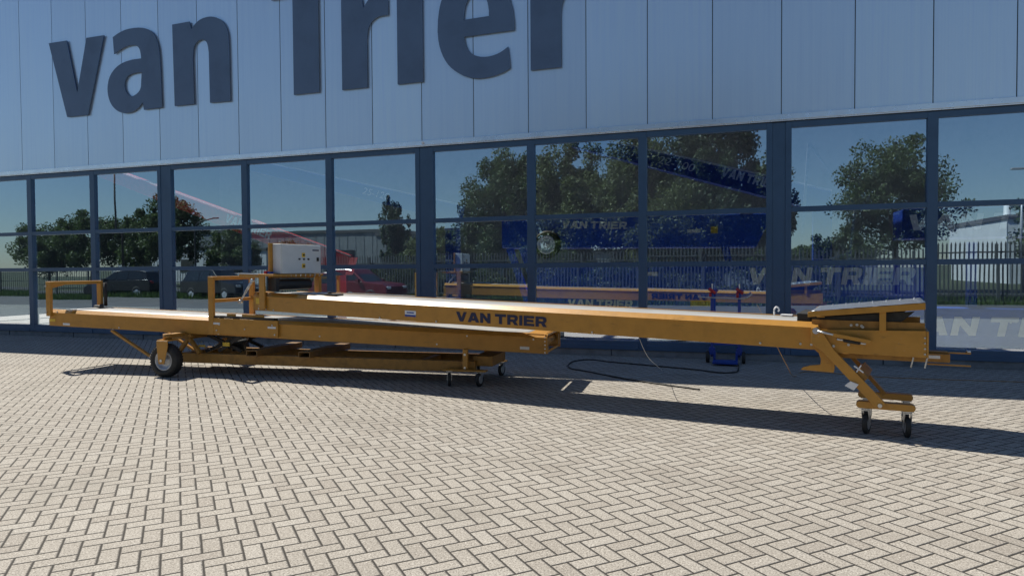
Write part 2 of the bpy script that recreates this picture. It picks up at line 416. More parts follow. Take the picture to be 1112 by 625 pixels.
GP = {}
GP['v']=[[(-16.28, 7.29), (-15.68, 7.29), (-15.37, 5.99), (-15.03, 7.28), (-14.47, 7.28), (-15.04, 5.43), (-15.72, 5.43)]]
GP['a']=[[(-14.19, 7.2), (-13.98, 7.29), (-13.74, 7.34), (-13.45, 7.34), (-13.19, 7.3), (-13.01, 7.21), (-12.89, 7.08), (-12.82, 6.89), (-12.78, 6.69), (-12.76, 6.24), (-12.75, 5.8), (-12.74, 5.42), (-13.28, 5.41), (-13.31, 5.59), (-13.44, 5.48), (-13.59, 5.4), (-13.74, 5.37), (-13.91, 5.38), (-14.09, 5.44), (-14.24, 5.56), (-14.34, 5.71), (-14.39, 5.9), (-14.39, 6.06), (-14.34, 6.24), (-14.23, 6.39), (-14.06, 6.51), (-13.85, 6.58), (-13.61, 6.61), (-13.33, 6.61), (-13.34, 6.72), (-13.37, 6.84), (-13.45, 6.92), (-13.57, 6.95), (-13.72, 6.95), (-13.9, 6.91), (-14.16, 6.8)],
 [(-13.32, 6.29), (-13.35, 5.99), (-13.36, 5.92), (-13.42, 5.84), (-13.52, 5.78), (-13.64, 5.75), (-13.74, 5.79), (-13.82, 5.87), (-13.86, 5.99), (-13.86, 6.08), (-13.82, 6.19), (-13.72, 6.26), (-13.56, 6.29)]]
GP['n']=[[(-12.39, 7.28), (-11.89, 7.29), (-11.85, 7.11), (-11.75, 7.2), (-11.62, 7.29), (-11.45, 7.33), (-11.27, 7.33), (-11.08, 7.27), (-10.95, 7.18), (-10.86, 7.04), (-10.81, 6.86), (-10.8, 6.6), (-10.79, 5.4), (-11.35, 5.41), (-11.36, 6.54), (-11.38, 6.69), (-11.42, 6.79), (-11.52, 6.85), (-11.64, 6.84), (-11.75, 6.77), (-11.8, 6.65), (-11.82, 6.45), (-11.8, 5.42), (-12.36, 5.42)]]
GP['T']=[[(-9.66, 7.98), (-7.92, 7.98), (-7.92, 7.475), (-8.47, 7.475), (-8.47, 5.39), (-9.11, 5.39), (-9.11, 7.475), (-9.66, 7.475)]]
rr = [(-7.91, 5.385), (-7.31, 5.385), (-7.31, 6.36), (-7.29, 6.56), (-7.23, 6.68), (-7.13, 6.77), (-6.98, 6.81), (-6.81, 6.8), (-6.81, 7.33), (-6.98, 7.33), (-7.13, 7.28), (-7.26, 7.18), (-7.35, 7.06), (-7.39, 7.02), (-7.42, 7.29), (-7.91, 7.29)]
GP['r']=[rr]
GP['i']=[[(-6.61, 5.38), (-6.04, 5.38), (-6.04, 7.29), (-6.61, 7.29)], [(-6.61, 7.5), (-6.04, 7.5), (-6.04, 7.96), (-6.61, 7.96)]]
GP['e']=[[(-5.4, 7.2), (-5.52, 7.1), (-5.61, 6.97), (-5.67, 6.78), (-5.7, 6.56), (-5.71, 6.34), (-5.69, 6.11), (-5.62, 5.88), (-5.52, 5.7), (-5.39, 5.56), (-5.21, 5.44), (-5.04, 5.37), (-4.87, 5.33), (-4.67, 5.33), (-4.47, 5.36), (-4.3, 5.41), (-4.19, 5.47), (-4.2, 5.64), (-4.23, 5.88), (-4.36, 5.8), (-4.5, 5.75), (-4.67, 5.73), (-4.83, 5.75), (-4.97, 5.81), (-5.07, 5.92), (-5.12, 6.05), (-5.14, 6.17), (-4.1, 6.18), (-4.1, 6.37), (-4.13, 6.59), (-4.18, 6.78), (-4.28, 7.02), (-4.45, 7.22), (-4.66, 7.32), (-4.9, 7.35), (-5.18, 7.31)],
 [(-5.05, 6.89), (-5.12, 6.75), (-5.15, 6.5), (-4.62, 6.51), (-4.62, 6.65), (-4.66, 6.84), (-4.75, 6.93), (-4.86, 6.97), (-4.97, 6.95)]]
GP['R2']=[[(x + 4.13, z) for x, z in rr]]
def smooth(lp):
    """round off gently curved runs, keep corners"""
    out = []; n = len(lp)
    for i in range(n):
        p0, p1, p2 = Vector(lp[i - 1]), Vector(lp[i]), Vector(lp[(i + 1) % n])
        a = (p1 - p0).angle(p2 - p1)
        if R(8) < a < R(48) and (p1 - p0).length < .6 and (p2 - p1).length < .6:
            out += [tuple(p1.lerp(p0, .25)), tuple(p1.lerp(p2, .25))]
        else: out.append(tuple(p1))
    return out
for k_ in ('v', 'a', 'n', 'T', 'r', 'i', 'e', 'R2'):
    me = loops_mesh([smooth(smooth(l)) for l in GP[k_]], .013)
    o = place_mesh(me, 'sign_letter', M['letter'], (0, -.035, 0), (1, 0, 0), (0, 0, 1), 1, 1, bld)
mb = MB(); mb.cyl((-6.06, -.034, 4.165), (-6.06, -.06, 4.165), .03, .022, 14); mb.build('sensor', M['white'], bld)

# ------------------------------------------------------------------ lower conveyor
PROF = [(0, 0), (0, .205), (-.009, .211), (-.009, .219), (.05, .270), (.075, .270), (.075, .258), (.055, .258), (.012, .217), (.012, .012), (.05, .012), (.05, 0)]
WID = .95
def body_parts(root, f, u0, u1, lab=None):
    MB(f).prism(PROF, u0, u1, 'x').build('side_plate', M['orange'], root, bevel=.0015)
    MB(f).prism([(WID - a, b_) for a, b_ in PROF], u0, u1, 'x').build('side_plate', M['orange'], root, bevel=.0015)
def belt(root, f, u0, u1, r=.085):
    # closed loop round two drums
    top = .262; cz = top - r; pr_ = []
    for i in range(13): t = math.pi / 2 + math.pi * i / 12; pr_.append((u0 + r * math.cos(t), cz + r * math.sin(t)))
    for i in range(13): t = -math.pi / 2 + math.pi * i / 12; pr_.append((u1 + r * math.cos(t), cz + r * math.sin(t)))
    n = len(pr_); mb = MB(f); vs = []
    for v in (.085, WID - .085):
        vs += [(p[0], v, p[1]) for p in pr_]
    mb.add(vs, [(i, (i + 1) % n, n + (i + 1) % n, n + i) for i in range(n)], True)
    o = mb.build('belt', M['belt'], root)
    s = o.modifiers.new('s', 'SOLIDIFY'); s.thickness = .008
    for uc in (u0, u1):
        MB(f).cyl((uc, .055, cz), (uc, WID - .055, cz), r - .011, n=24).build('drum', M['steel'], root)
    mb = MB(f)
    k_ = u0 + 1.2
    while k_ < u1 - .5: mb.cyl((k_, .05, .06), (k_, WID - .05, .06), .03, n=12); k_ += 1.25
    mb.build('return_roller', M['steel'], root)
    MB(f).box(u0 + .15, u1 - .15, .06, WID - .06, .205, .225).build('belt_bed', M['dark'], root)
def bolts(root, f, pts, v, r=.011, mat=None):
    for u, w in pts: MB(f).cyl((u, v, w), (u, v - .010, w), r, n=8).build('bolt', mat or M['steel'], root)

PL = R(3.8)
low = thing('belt_conveyor', (-10.94, 8.24, 0), PL, 'long lower orange conveyor on a wheeled chassis, with orange hoops at its left end', 'conveyor')
fl = lambda u, v, w: (u, v, .7215 - .0308 * u + w)
body_parts(low, fl, 0, 8.49)
belt(low, fl, .14, 8.12)
MB(fl).box(8.2, 8.44, .03, WID - .03, .255, .262).build('cover_plate', M['orange'], low)
MB(fl).box(8.472, 8.484, .05, .055 + .06, .03, .2).box(8.472, 8.484, WID - .115, WID - .05, .03, .2).build('end_bracket', M['orange_worn'], low)
MB(fl).cyl((8.38, .05, .13), (8.38, WID - .05, .13), .06, n=20).build('tail_roller', M['orange_worn'], low)
MB(fl).box(8.455, 8.47, .012, WID - .012, .0, .03).box(8.455, 8.47, .012, WID - .012, .235, .26).build('end_cross_member', M['orange'], low)
MB(fl).box(-.012, -.002, 0, WID, .0, .12).build('end_plate', M['orange'], low)
bolts(low, fl, [(8.46, .02 + .05 * i) for i in range(5)], -.001, .010)
bolts(low, fl, [(1.3, -.005), (1.42, .03), (3.3, .02), (5.05, .07), (6.9, .05), (8.3, .19), (.17, .235), (7.35, .19)], -.001, .012)
MB(fl).box(8.11, 8.24, -.004, 0, .045, .085).build('label_plate', M['white'], low)
MB(fl).box(.28, .42, -.004, 0, .02, .055).build('label_plate', M['white'], low)
MB(fl).box(.0, .12, -.004, 0, .07, .115).build('label_plate', M['yellow'], low)
MB(fl).box(.42, .5, -.02, .07, .262, .29).build('clamp', M['steel'], low)
# hoops
def hoop(root, f, u, ztop, mid=None, wpost=.09, gus=True):
    h = MB(f); v0, v1 = -.02, WID + .02
    p = MB(f).box(u - .045, u + .045, v0 - .03, v0 + .02, .02 if mid else .16, ztop).build('hoop_post', M['orange'], root, bevel=.004)
    p = MB(f).box(u - .045, u + .045, v1 - .02, v1 + .03, .16, ztop).build('hoop_post', M['orange'], root, bevel=.004)
    MB(f).box(u - .045, u + .045, v0 + .021, v1 - .021, ztop - .055, ztop).build('hoop_rail', M['orange'], root, bevel=.004)
    if mid: MB(f).box(u - .03, u + .03, v0 + .021, v1 - .021, mid - .04, mid + .01).build('hoop_rail', M['orange'], root, bevel=.004)
    if gus: MB(f).prism([(v0 + .02, ztop - .056), (v0 + .3, ztop - .056), (v0 + .02, ztop - .12)], u - .004, u + .004, 'x').build('gusset', M['orange'], root)
hoop(low, fl, .03, .735)
hoop(low, fl, 3.2, .905, .54, gus=False)
MB(fl).cyl((.16, WID + .02, .28), (.16, WID + .02, .70), .028, n=12).build('rubber_buffer', M['black'], low)
MB(fl).cyl((.06, .85, .27), (.35, .70, .29), .035, .02, 10).cyl((.3, .75, .26), (.3, .75, .33), .03, n=10).build('sensor_head', M['dark'], low)
bolts(low, fl, [(-.005, .22), (-.005, .66)], -.055, .016)
# splice plate with maker plates
MB(fl).box(3.22, 4.37, -.045, -.012, .025, .27).build('splice_plate', M['orange'], low, bevel=.003)
MB(fl).box(3.22, 4.3, -.03, .07, .271, .30).build('splice_lip', M['dark'], low)
bolts(low, fl, [(3.35, .17), (3.8, .12), (4.32, .06), (3.3, .08), (4.28, .2)], -.046, .012)
MB(fl).box(3.24, 3.36, -.049, -.046, .17, .2).box(4.2, 4.34, -.049, -.046, .15, .18).build('label_plate', M['white'], low)
MB(fl).box(3.45, 3.6, -.0, .02, .30, .34).box(3.72, 4.1, 0, .02, .30, .34).build('deflector', M['orange'], low)
# wheeled chassis
for v in (.02, .82):
    MB().box(2.36, 7.45, v, v + .09, .175, .325).build('chassis_rail', M['orange_worn'], low, bevel=.006)
for u in (3.98, 4.87):
    mb = MB(); a, b_ = .19, .095
    mb.box(u - a / 2, u + a / 2, -.14, 1.08, .327, .339).box(u - a / 2, u + a / 2, -.14, 1.08, .404, .416)
    mb.box(u - a / 2, u - a / 2 + .012, -.14, 1.08, .339, .404).box(u + a / 2 - .012, u + a / 2, -.14, 1.08, .339, .404)
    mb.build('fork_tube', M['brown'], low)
for u in (2.5, 6.6): MB().box(u - .05, u + .05, .111, .819, .19, .31).build('cross_beam', M['orange_worn'], low, bevel=.005)
for v in (-.03, .93):
    MB().bar((2.55, v + .03, .33), (2.8, v + .03, .62), .06, .05).build('support_strut', M['orange_worn'], low)
    MB().bar((2.95, v + .03, .33), (2.7, v + .03, .64), .06, .05).build('support_strut', M['orange_worn'], low)
    MB().bar((1.28, v + .02, .66), (2.14, v + .02, .2), .05, .035).build('brace', M['orange'], low, bevel=.004)
MB().box(2.36, 2.75, .0, .95, .545, .63).build('turntable_beam', M['orange_worn'], low, bevel=.006)
MB().cyl((3.3, .48, .33), (3.3, .48, .6), .11, n=20).box(3.1, 3.6, .2, .8, .56, .6).build('pivot_post', M['dark'], low)
# scissor linkage between chassis and body
for v in (.2, .75):
    MB().bar((2.9, v, .34), (3.6, v, .6), .04, .05).bar((2.95, v, .6), (3.55, v, .36), .04, .05).build('linkage', M['dark'], low)
MB().bar((3.2, .12, .36), (3.62, .12, .6), .03, .05).build('linkage', M['dark'], low)
MB().cyl((3.0, .35, .42), (3.55, .35, .54), .03, n=12).build('hydraulic_ram', M['steel'], low)
MB().box(3.3, 3.42, .085, .1, .44, .50).build('warning_label', M['yellow'], low)
MB().box(2.85, 2.97, .085, .1, .42, .45).build('warning_label', M['yellow'], low)
bolts(low, None, [(3.0, .42), (3.15, .45), (2.9, .5), (3.05, .4)], .1, .014)
# pneumatic wheels with fork
def big_wheel(u, v, s):
    w = thing_child('wheel', low, (u, v, .26))
    t = MB(); R_ = .256
    t.lathe((0, 0, 0), (0, 1, 0), [(-.04, .14), (-.07, .155), (-.083, .185), (-.08, .22), (-.06, .244), (-.03, .256), (.03, .256), (.06, .244), (.08, .22), (.083, .185), (.07, .155), (.04, .14)], 40)
    tread = MB()
    for i in range(36):
        a = 2 * math.pi * i / 36
        for sgn in (-1, 1):
            a2 = a + (.04 if sgn > 0 else -.04)
            c, s_ = math.cos(a2), math.sin(a2)
            tread.bar((c * .254, sgn * .010, s_ * .254), (c * .24, sgn * .068, s_ * .24), .020, .014, up=(c, 0, s_))
    t.v += []; o = t.build('tyre', M['black'], w)
    tread.build('tread', M['black'], w)
    r = MB().lathe((0, 0, 0), (0, 1, 0), [(-.066, .155), (-.072, .148), (-.066, .135), (-.03, .12), (-.02, .06), (-.06, .045), (-.065, .0)], 32)
    r.lathe((0, 0, 0), (0, 1, 0), [(.066, .155), (.072, .148), (.066, .135), (.03, .12), (.02, .06), (.06, .045), (.065, .0)], 32)
    r.lathe((0, 0, 0), (0, 1, 0), [(-.06, .138), (.06, .138)], 32)
    r.build('rim', M['rim'], w)
    return w
def thing_child(name, parent, loc):
    """small part used as a holder: a mesh hub so the part itself is a mesh"""
    o = MB().cyl((0, -.11, 0), (0, .11, 0), .018, n=12).build(name, M['steel'], parent); o.location = loc; return o
for v, s in ((-.33, -1), (1.28, 1)):
    big_wheel(2.62, v, s)
    y = v + s * .10
    MB().prism([(2.57, .21), (2.67, .21), (2.74, .48), (2.74, .56), (2.54, .56), (2.54, .50)], min(y, y + s * .012), max(y, y + s * .012), 'y').build('wheel_fork', M['orange'], low, bevel=.003)
    MB().box(2.54, 2.74, min(v - s * .11, y), max(v - s * .11, y), .555, .575).build('fork_crown', M['orange'], low)
    MB().cyl((2.64, v, .575), (2.64, v, .66), .06, n=20).build('swivel_bearing', M['orange_worn'], low)
    MB().box(2.58, 2.70, min(v, .0 if s < 0 else .95), max(v, .0 if s < 0 else .95), .60, .655).build('axle_arm', M['orange_worn'], low, bevel=.004)
    bolts(low, None, [(2.62, .262)], y - .012 if s < 0 else y + .024, .022)
    bolts(low, None, [(2.33, .30), (2.35, .33), (2.37, .36)], v + s * .02, .008)
# casters
def caster(root, u, v, top, ang, r=.095, brake=False):
    b0 = MB(); ca, sa = math.cos(ang), math.sin(ang)
    T = lambda x, y, z: (u + x * ca - y * sa, v + x * sa + y * ca, z)
    trail = .035
    k_ = MB(T).lathe((trail, 0, r), (0, 1, 0), [(-.018, .03), (-.022, .06), (-.022, r - .012), (-.014, r), (.014, r), (.022, r - .012), (.022, .06), (.018, .03)], 26)
    wobj = k_.build('caster_wheel', M['black'], root)
    MB(T).lathe((trail, 0, r), (0, 1, 0), [(-.023, 0), (-.024, .05), (-.02, .062), (.02, .062), (.024, .05), (.023, 0)], 22).build('hub', M['rim'], wobj)
    mb = MB(T)
    for sg in (-1, 1):
        y0, y1 = sorted((sg * .027, sg * .032))
        mb.prism([(-.035, top - .022), (.05, top - .022), (trail + .018, r - .02), (trail - .018, r - .02)], y0, y1, 'y')
    mb.box(-.04, .055, -.032, .032, top - .024, top - .016)
    mb.cyl((0, 0, top - .016), (0, 0, top - .007), .036, n=18)
    mb.box(-.05, .05, -.045, .045, top - .007, top - .0005)
    mb.cyl((trail, -.036, r), (trail, .036, r), .009, n=10)
    br = mb.build('caster_bracket', M['steel'], root)
    if brake: MB(T).prism([(.06, .12), (.1, .15), (.105, .14), (.07, .095)], -.028, .028, 'y').build('brake_pedal', M['dark'], br)
for u, v in ((7.12, -.08), (7.56, -.02), (7.2, .98), (7.6, .96)):
    caster(low, u, v - .03, .207, -1.2 if u < 7.3 else -1.75, r=.096)
for v in (-.14, .92): MB().box(7.03, 7.66, v, v + .11, .207, .225).build('caster_plate', M['orange'], low, bevel=.003)
for v in (-.06, .96): MB().box(7.3, 7.37, v, v + .05, .226, .50).build('support_post', M['orange'], low, bevel=.004)
MB().box(7.40, 7.68, .12, .8, .25, .39).build('counter_plate', M['orange_worn'], low, bevel=.005)
MB().box(7.46, 7.98, .9, .95, .4, .42).build('towing_eye', M['orange_worn'], low)
bolts(low, None, [(7.335, .43), (7.335, .245)], -.061, .017)

# ------------------------------------------------------------------ upper conveyor
PU = R(-10)
up_ = thing('belt_conveyor', (.08, 7.38, 0), PU, 'long upper orange conveyor with dark blue lettering, grey control cabinet and feed hopper', 'conveyor')
fu = lambda u, v, w: (u, v, .810 - .02647 * u + w)
body_parts(up_, fu, -7.33, .66)
belt(up_, fu, -7.2, .42)
MB(fu).box(-7.345, -7.333, .0, WID, .0, .2).build('end_plate', M['orange'], up_)
MB(fu).box(-7.32, -7.1, .0, .2, .272, .285).build('end_cover', M['orange'], up_)
MB(fu).box(-7.28, -7.18, -.006, -.001, .10, .19).build('label_plate', M['yellow'], up_)
MB(fu).box(-6.98, -6.45, -.005, .085, .272, .279).build('edge_strip', M['orange_worn'], up_)
bolts(up_, fu, [(-6.9, .02), (-4.84, .018), (-1.72, .02), (.12, .03), (-7.22, .03), (-7.06, .03), (-7.06, .07), (-7.2, .07), (-3.9, .02), (.5, .05), (.6, .05)], -.001, .012)
for a, b_, z0, z1, mt in ((-4.41, -4.23, .06, .14, 'white'),):
    o = MB(fu).box(a, b_, -.005, -.001, z0, z1).build('sticker', M[mt], up_)
    MB(fu).box(a, b_, -.0065, -.0055, z0, z0 + .026).box(a + .03, b_ - .03, -.0065, -.0055, z0 + .045, z0 + .062).build('sticker_band', M['blue'], o)
sl = -.02647
word('VAN TRIER', (-3.59, -.0035, .810 + 3.59 * .02647 + .043), (1, 0, sl), (0, 0, 1), 1.29, .122, M['navy'], up_)
word('VAN TRIER', (-1.0, WID + .0035, .810 + 1.0 * .02647 + .043), (-1, 0, -sl), (0, 0, 1), 1.29, .122, M['navy'], up_)
# belt scraper, loose cover and small items on the belt near the cabinet
MB(fu).prism([(-6.62, .29), (-6.35, .29), (-6.3, .275), (-6.68, .275)], .1, .6, 'y').build('belt_scraper', M['steel'], up_)
MB(fu).box(-6.1, -5.82, .15, .35, .272, .296).cyl((-6.0, .25, .296), (-6.0, .25, .32), .03, n=10).build('belt_guide', M['dark'], up_)
# portal carrying the cabinet
MB(fu).box(-7.17, -7.05, -.04, -.012, .03, .53).build('portal_post', M['orange'], up_, bevel=.004)
MB(fu).box(-7.0, -6.9, WID + .01, WID + .06, .1, .53).build('portal_post', M['orange'], up_, bevel=.004)
MB(fu).cyl((-6.98, .12, .40), (-6.98, .8, .40), .085, n=24).box(-7.07, -6.9, .05, .12, .3, .5).build('drive_motor', M['dark'], up_, bevel=.004)
MB(fu).box(-7.17, -6.86, -.04, WID + .06, .531, .565).build('portal_platform', M['orange'], up_, bevel=.004)
MB(fu).box(-7.62, -7.18, -.03, .03, .50, .55).build('portal_arm', M['orange'], up_, bevel=.004)
MB(fu).box(-7.7, -7.18, -.045, .10, .5515, .562).build('arm_cover', M['sheet'], up_)
MB(fu).cyl((-7.58, -.05, .12), (-7.3, -.05, .46), .012, n=10).cyl((-7.46, -.05, .266), (-7.3, -.05, .46), .02, n=10).build('gas_strut', M['steel'], up_)
MB(fu).cyl((-7.58, -.075, .12), (-7.58, -.02, .12), .03, n=12).cyl((-7.3, -.075, .46), (-7.3, -.02, .46), .028, n=12).build('strut_eye', M['steel'], up_)
MB(fu).box(-7.08, -7.04, -.02, .06, .567, .61).build('limit_switch', M['red'], up_)
MB(fu).box(-7.03, -6.98, .0, .08, .567, .60).build('switch_block', M['blue'], up_)
mb = MB(fu)
for i in range(9): mb.cyl((-6.88 + .004 * i, .12 + .1 * i, .565), (-6.87, .12 + .1 * i, .53), .012, n=8)
mb.build('cable_gland', M['steel'], up_)
cab = MB(fu).box(-7.04, -6.86, .12, .95, .572, 1.03).build('control_cabinet', M['grey_box'], up_, bevel=.008)
MB(fu).box(-6.859, -6.845, .13, .94, .58, 1.02).build('cabinet_door', M['grey_box'], cab, bevel=.004)
MB(fu).box(-7.075, -7.042, .06, .98, .5, 1.04).build('mounting_plate', M['orange'], up_, bevel=.003)
MB(fu).box(-6.844, -6.842, .53, .6, .83, .90).box(-6.844, -6.842, .53, .6, .66, .73).build('warning_label', M['yellow'], cab)
mb = MB(fu)
for v, h in ((.565, .80), (.565, .865), (.565, .69), (.47, .80), (.66, .80)): mb.cyl((-6.843, v, h), (-6.82, v, h), .013, n=12)
mb.build('knob', M['black'], cab)
MB(fu).box(-6.844, -6.825, .85, .885, .77, .83).build('latch', M['black'], cab)
MB(fu).box(-6.844, -6.842, .76, .9, .935, .955).build('name_plate', M['navy'], cab)
# head section
hz = lambda u: .99 + .01 * (u - .6)
mb = MB()
for v0, v1 in ((-.016, 0), (WID, WID + .016)):
    mb2 = MB().prism([(.74, .775), (1.57, .768), (1.57, 1.015), (.62, .995), (.62, .81), (.66, .79)], v0, v1, 'y').build('head_plate', M['orange'], up_, bevel=.002)
for v0, v1 in ((.03, .04), (WID - .04, WID - .03)):
    MB().prism([(.6, .9), (1.56, .95), (1.56, 1.085), (.6, 1.09)], v0, v1, 'y').build('inner_plate', M['orange_worn'], up_)
MB().box(1.572, 1.59, -.016, WID + .016, .77, 1.01).build('head_end_plate', M['orange'], up_, bevel=.002)
MB().box(.7, 1.57, .06, WID - .06, .72, .765).build('head_floor', M['orange_worn'], up_, bevel=.004)
bolts(up_, None, [(.8, .84), (.93, .86), (1.1, .9)], -.017, .013)
bolts(up_, None, [(1.56, .80 + .05 * i) for i in range(4)], -.017, .009)
bolts(up_, None, [(.95, 1.045), (1.0, 1.05), (1.04, 1.04), (1.05, 1.03)], .029, .013)
# hopper tray
def tray_rail(v0, v1):
    MB().hexa([(.57, v0, 1.118), (1.56, v0, 1.213), (1.56, v1, 1.213), (.57, v1, 1.118), (.57, v0, 1.168), (1.56, v0, 1.273), (1.56, v1, 1.273), (.57, v1, 1.168)]).build('hopper_rim', M['orange'], up_, bevel=.003)
tray_rail(-.05, -.035); tray_rail(WID + .035, WID + .05)
MB().hexa([(1.545, -.034, 1.213), (1.56, -.034, 1.213), (1.56, WID + .034, 1.213), (1.545, WID + .034, 1.213), (1.545, -.034, 1.273), (1.56, -.034, 1.273), (1.56, WID + .034, 1.273), (1.545, WID + .034, 1.273)]).build('hopper_rim', M['orange'], up_)
sh = MB(); nx, ny = 24, 10; vs = []
random.seed(8)
for i in range(nx + 1):
    for j in range(ny + 1):
        u = .60 + .96 * i / nx; v = -.048 + (WID + .096) * j / ny
        vs.append((u, v, 1.176 + (u - .57) * .1061 + random.uniform(-.0015, .0015)))
sh.add(vs, [(i * (ny + 1) + j, (i + 1) * (ny + 1) + j, (i + 1) * (ny + 1) + j + 1, i * (ny + 1) + j + 1) for i in range(nx) for j in range(ny)], True)
o = sh.build('hopper_lining', M['sheet'], up_); s_ = o.modifiers.new('s', 'SOLIDIFY'); s_.thickness = .003
mb = MB()
for i in range(7):
    u = .75 + .125 * i; mb.cyl((u, .80, 1.181 + (u - .57) * .1061), (u, .72, 1.190 + (u - .57) * .1061), .006, n=8)
mb.build('rivet', M['white'], up_)
for v in (.045, WID - .052): MB().prism([(.6, 1.10), (1.48, 1.19), (1.30, 1.02), (.62, 1.02)], v, v + .007, 'y').build('rubber_skirt', M['black'], up_)
for v in (-.034, WID + .0165): MB().box(1.19, 1.245, v, v + .0165, 1.005, 1.19).build('hopper_post', M['orange'], up_)
MB(fu).box(.46, .58, .08, WID - .08, .2, .345).build('transfer_housing', M['black'], up_)
# drawbar
MB().box(1.591, 1.78, .30, .62, .695, .775).build('drawbar', M['orange_worn'], up_, bevel=.004)
MB().box(1.6, 1.95, .36, .40, .778, .79).box(1.6, 1.95, .36, .40, .66, .672).build('drawbar_prong', M['orange'], up_)
MB().cyl((1.93, .38, .79), (1.93, .38, .81), .02, n=10).build('pin', M['steel'], up_)
for u in (1.47, 1.58): MB().bar((u, .0, .765), (u - .02, .0, .67), .012, .012).build('pin', M['steel'], up_)
MB().box(1.6, 1.7, .296, .2995, .73, .76).build('label_plate', M['white'], up_)
# swing legs and casters
arm = [(.60, 1.01), (.665, 1.03), (.70, .98), (.81, .80), (1.238, .335), (1.238, .295), (1.155, .285), (.755, .73), (.69, .80), (.60, .86)]
MB().prism(arm, -.055, -.018, 'y').build('leg_arm', M['orange'], up_, bevel=.003)
MB().bar((.82, .60, .82), (1.24, .60, .31), .035, .10, up=(0, 1, 0)).build('leg_arm', M['orange_worn'], up_, bevel=.003)
MB().box(.70, .80, .45, .62, .65, .72).build('leg_bracket', M['orange_worn'], up_)
MB().hexa([(.93, -.017, .53), (1.0, -.017, .45), (1.03, .58, .45), (.96, .58, .53), (1.03, -.017, .63), (1.1, -.017, .55), (1.13, .58, .55), (1.06, .58, .63)]).build('leg_cross_plate', M['orange_worn'], up_, bevel=.003)
for v in (-.02, .56):
    n = 10; poly = []
    for i in range(n + 1): t = math.pi / 2 - math.pi * i / n; poly.append((1.46 + .032 * math.cos(t), .29 + .032 * math.sin(t)))
    for i in range(n + 1): t = -math.pi / 2 - math.pi * i / n; poly.append((1.03 + .032 * math.cos(t), .29 + .032 * math.sin(t)))
    MB().prism(poly, v, v + .10, 'y').build('caster_beam', M['orange'], up_, bevel=.003)
    for u in (1.08, 1.43): caster(up_, u, v + .05, .257, R(78) if u < 1.2 else R(98), r=.1, brake=u > 1.2)
bolts(up_, None, [(1.2, .30)], -.056, .02); bolts(up_, None, [(.645, .985)], -.056, .032, M['rim'])
MB().prism([(.90, .47), (.98, .43), (1.02, .49), (.95, .515)], -.075, -.056, 'y').build('lever_plate', M['white'], up_)
# foot hook behind the arm
hook = [(.50, .585), (.80, .575), (.81, .63), (.79, .79), (.62, .80), (.665, .76), (.685, .70), (.68, .645), (.60, .635), (.52, .61)]
MB().prism(hook, .02, .06, 'y').build('foot_hook', M['orange'], up_, bevel=.002)
MB().cyl((.66, -.08, .985), (.80, -.08, .955), .011, n=10).build('adjuster_rod', M['steel'], up_)
MB().bar((.79, -.07, .957), (1.12, -.07, .90), .03, .035).build('adjuster_tube', M['orange'], up_, bevel=.003)
MB().cyl((.83, -.05, .912), (.90, -.05, .905), .012, n=10).cyl((1.02, -.05, .885), (1.08, -.05, .878), .012, n=10).build('damper_rod', M['steel'], up_)
MB().cyl((.89, -.05, .906), (1.03, -.05, .884), .02, n=12).build('damper', M['black'], up_)
MB().bar((.98, -.03, .66), (1.06, -.03, .60), .01, .012).bar((1.0, -.03, .60), (1.04, -.03, .67), .01, .012).build('lock_pin', M['white'], up_)
tube('lifting_eye', [fu(.15, .8, .27), fu(.15, .8, .33), fu(.17, .8, .36), fu(.20, .8, .34), fu(.19, .8, .31)], .009, M['white'], up_, sub=6)
MB(fu).box(.22, .34, .74, .86, .271, .283).build('cleat', M['white'], up_)

# ------------------------------------------------------------------ cables
tag(tube('power_cable', [(-.02, 11.73, .012), (-.03, 11.03, .012), (-.12, 10.84, .012), (-.31, 10.79, .012), (-.64, 10.99, .012), (-1.31, 11.24, .012), (-2.1, 11.52, .012), (-2.5, 11.72, .012), (-2.72, 11.45, .012), (-2.71, 10.96, .012), (-2.57, 10.57, .012), (-2.29, 10.37, .012), (-1.68, 9.87, .012), (-1.31, 9.63, .012), (-.9, 9.4, .012), (-.5, 9.2, .012)], .011, M['black']),
    'black power cable lying in a long loop on the shaded paving', 'cable')
tag(tube('power_cable', [(-1.15, 8.0, .86), (-1.1, 8.6, .5), (-1.06, 9.9, .13), (-1.2, 10.3, .02), (-1.43, 10.0, .009), (-1.66, 9.88, .034)], .0035, M['rim']),
    'thin pale cable hanging from the conveyor to the black loop', 'cable')
tag(tube('power_cable', [(.35, 8.2, .82), (.55, 9.0, .4), (.75, 10.6, .03), (1.02, 11.3, .008), (2.01, 11.01, .008), (3.73, 11.09, .008), (5.5, 11.3, .008)], .0045, M['orange_worn']),
    'thin brown cable running right along the foot of the facade', 'cable')

# ------------------------------------------------------------------ blue hand trolley by the facade
tr_ = thing('hand_trolley', (-.23, 12.02, 0), 0, 'blue steel hand trolley with two red grips standing against the glass front', 'trolley')
for s in (-.22, .22):
    p = MB().box(s - .025, s + .025, -.025, .025, .1, 1.22).build('post', M['blue'], tr_, bevel=.004)
    MB().cyl((s - .05, -.03, 1.26), (s + .06, -.03, 1.18), .028, n=12).cyl((s - .03, -.03, 1.2), (s - .03, -.03, 1.1), .022, n=12).build('grip', M['red'], p)
    MB().cyl((s, 0, 1.22), (s, 0, 1.34), .012, n=8).build('rod', M['steel'], p)
    w = MB().lathe((s + .07 * (1 if s > 0 else -1), -.02, .1), (1, 0, 0), [(-.03, .03), (-.03, .085), (-.02, .1), (.02, .1), (.03, .085), (.03, .03)], 20).build('wheel', M['black'], tr_)
    MB().box(s - .05, s + .05, -.06, .06, .14, .26).build('wheel_bracket', M['blue'], tr_, bevel=.005)
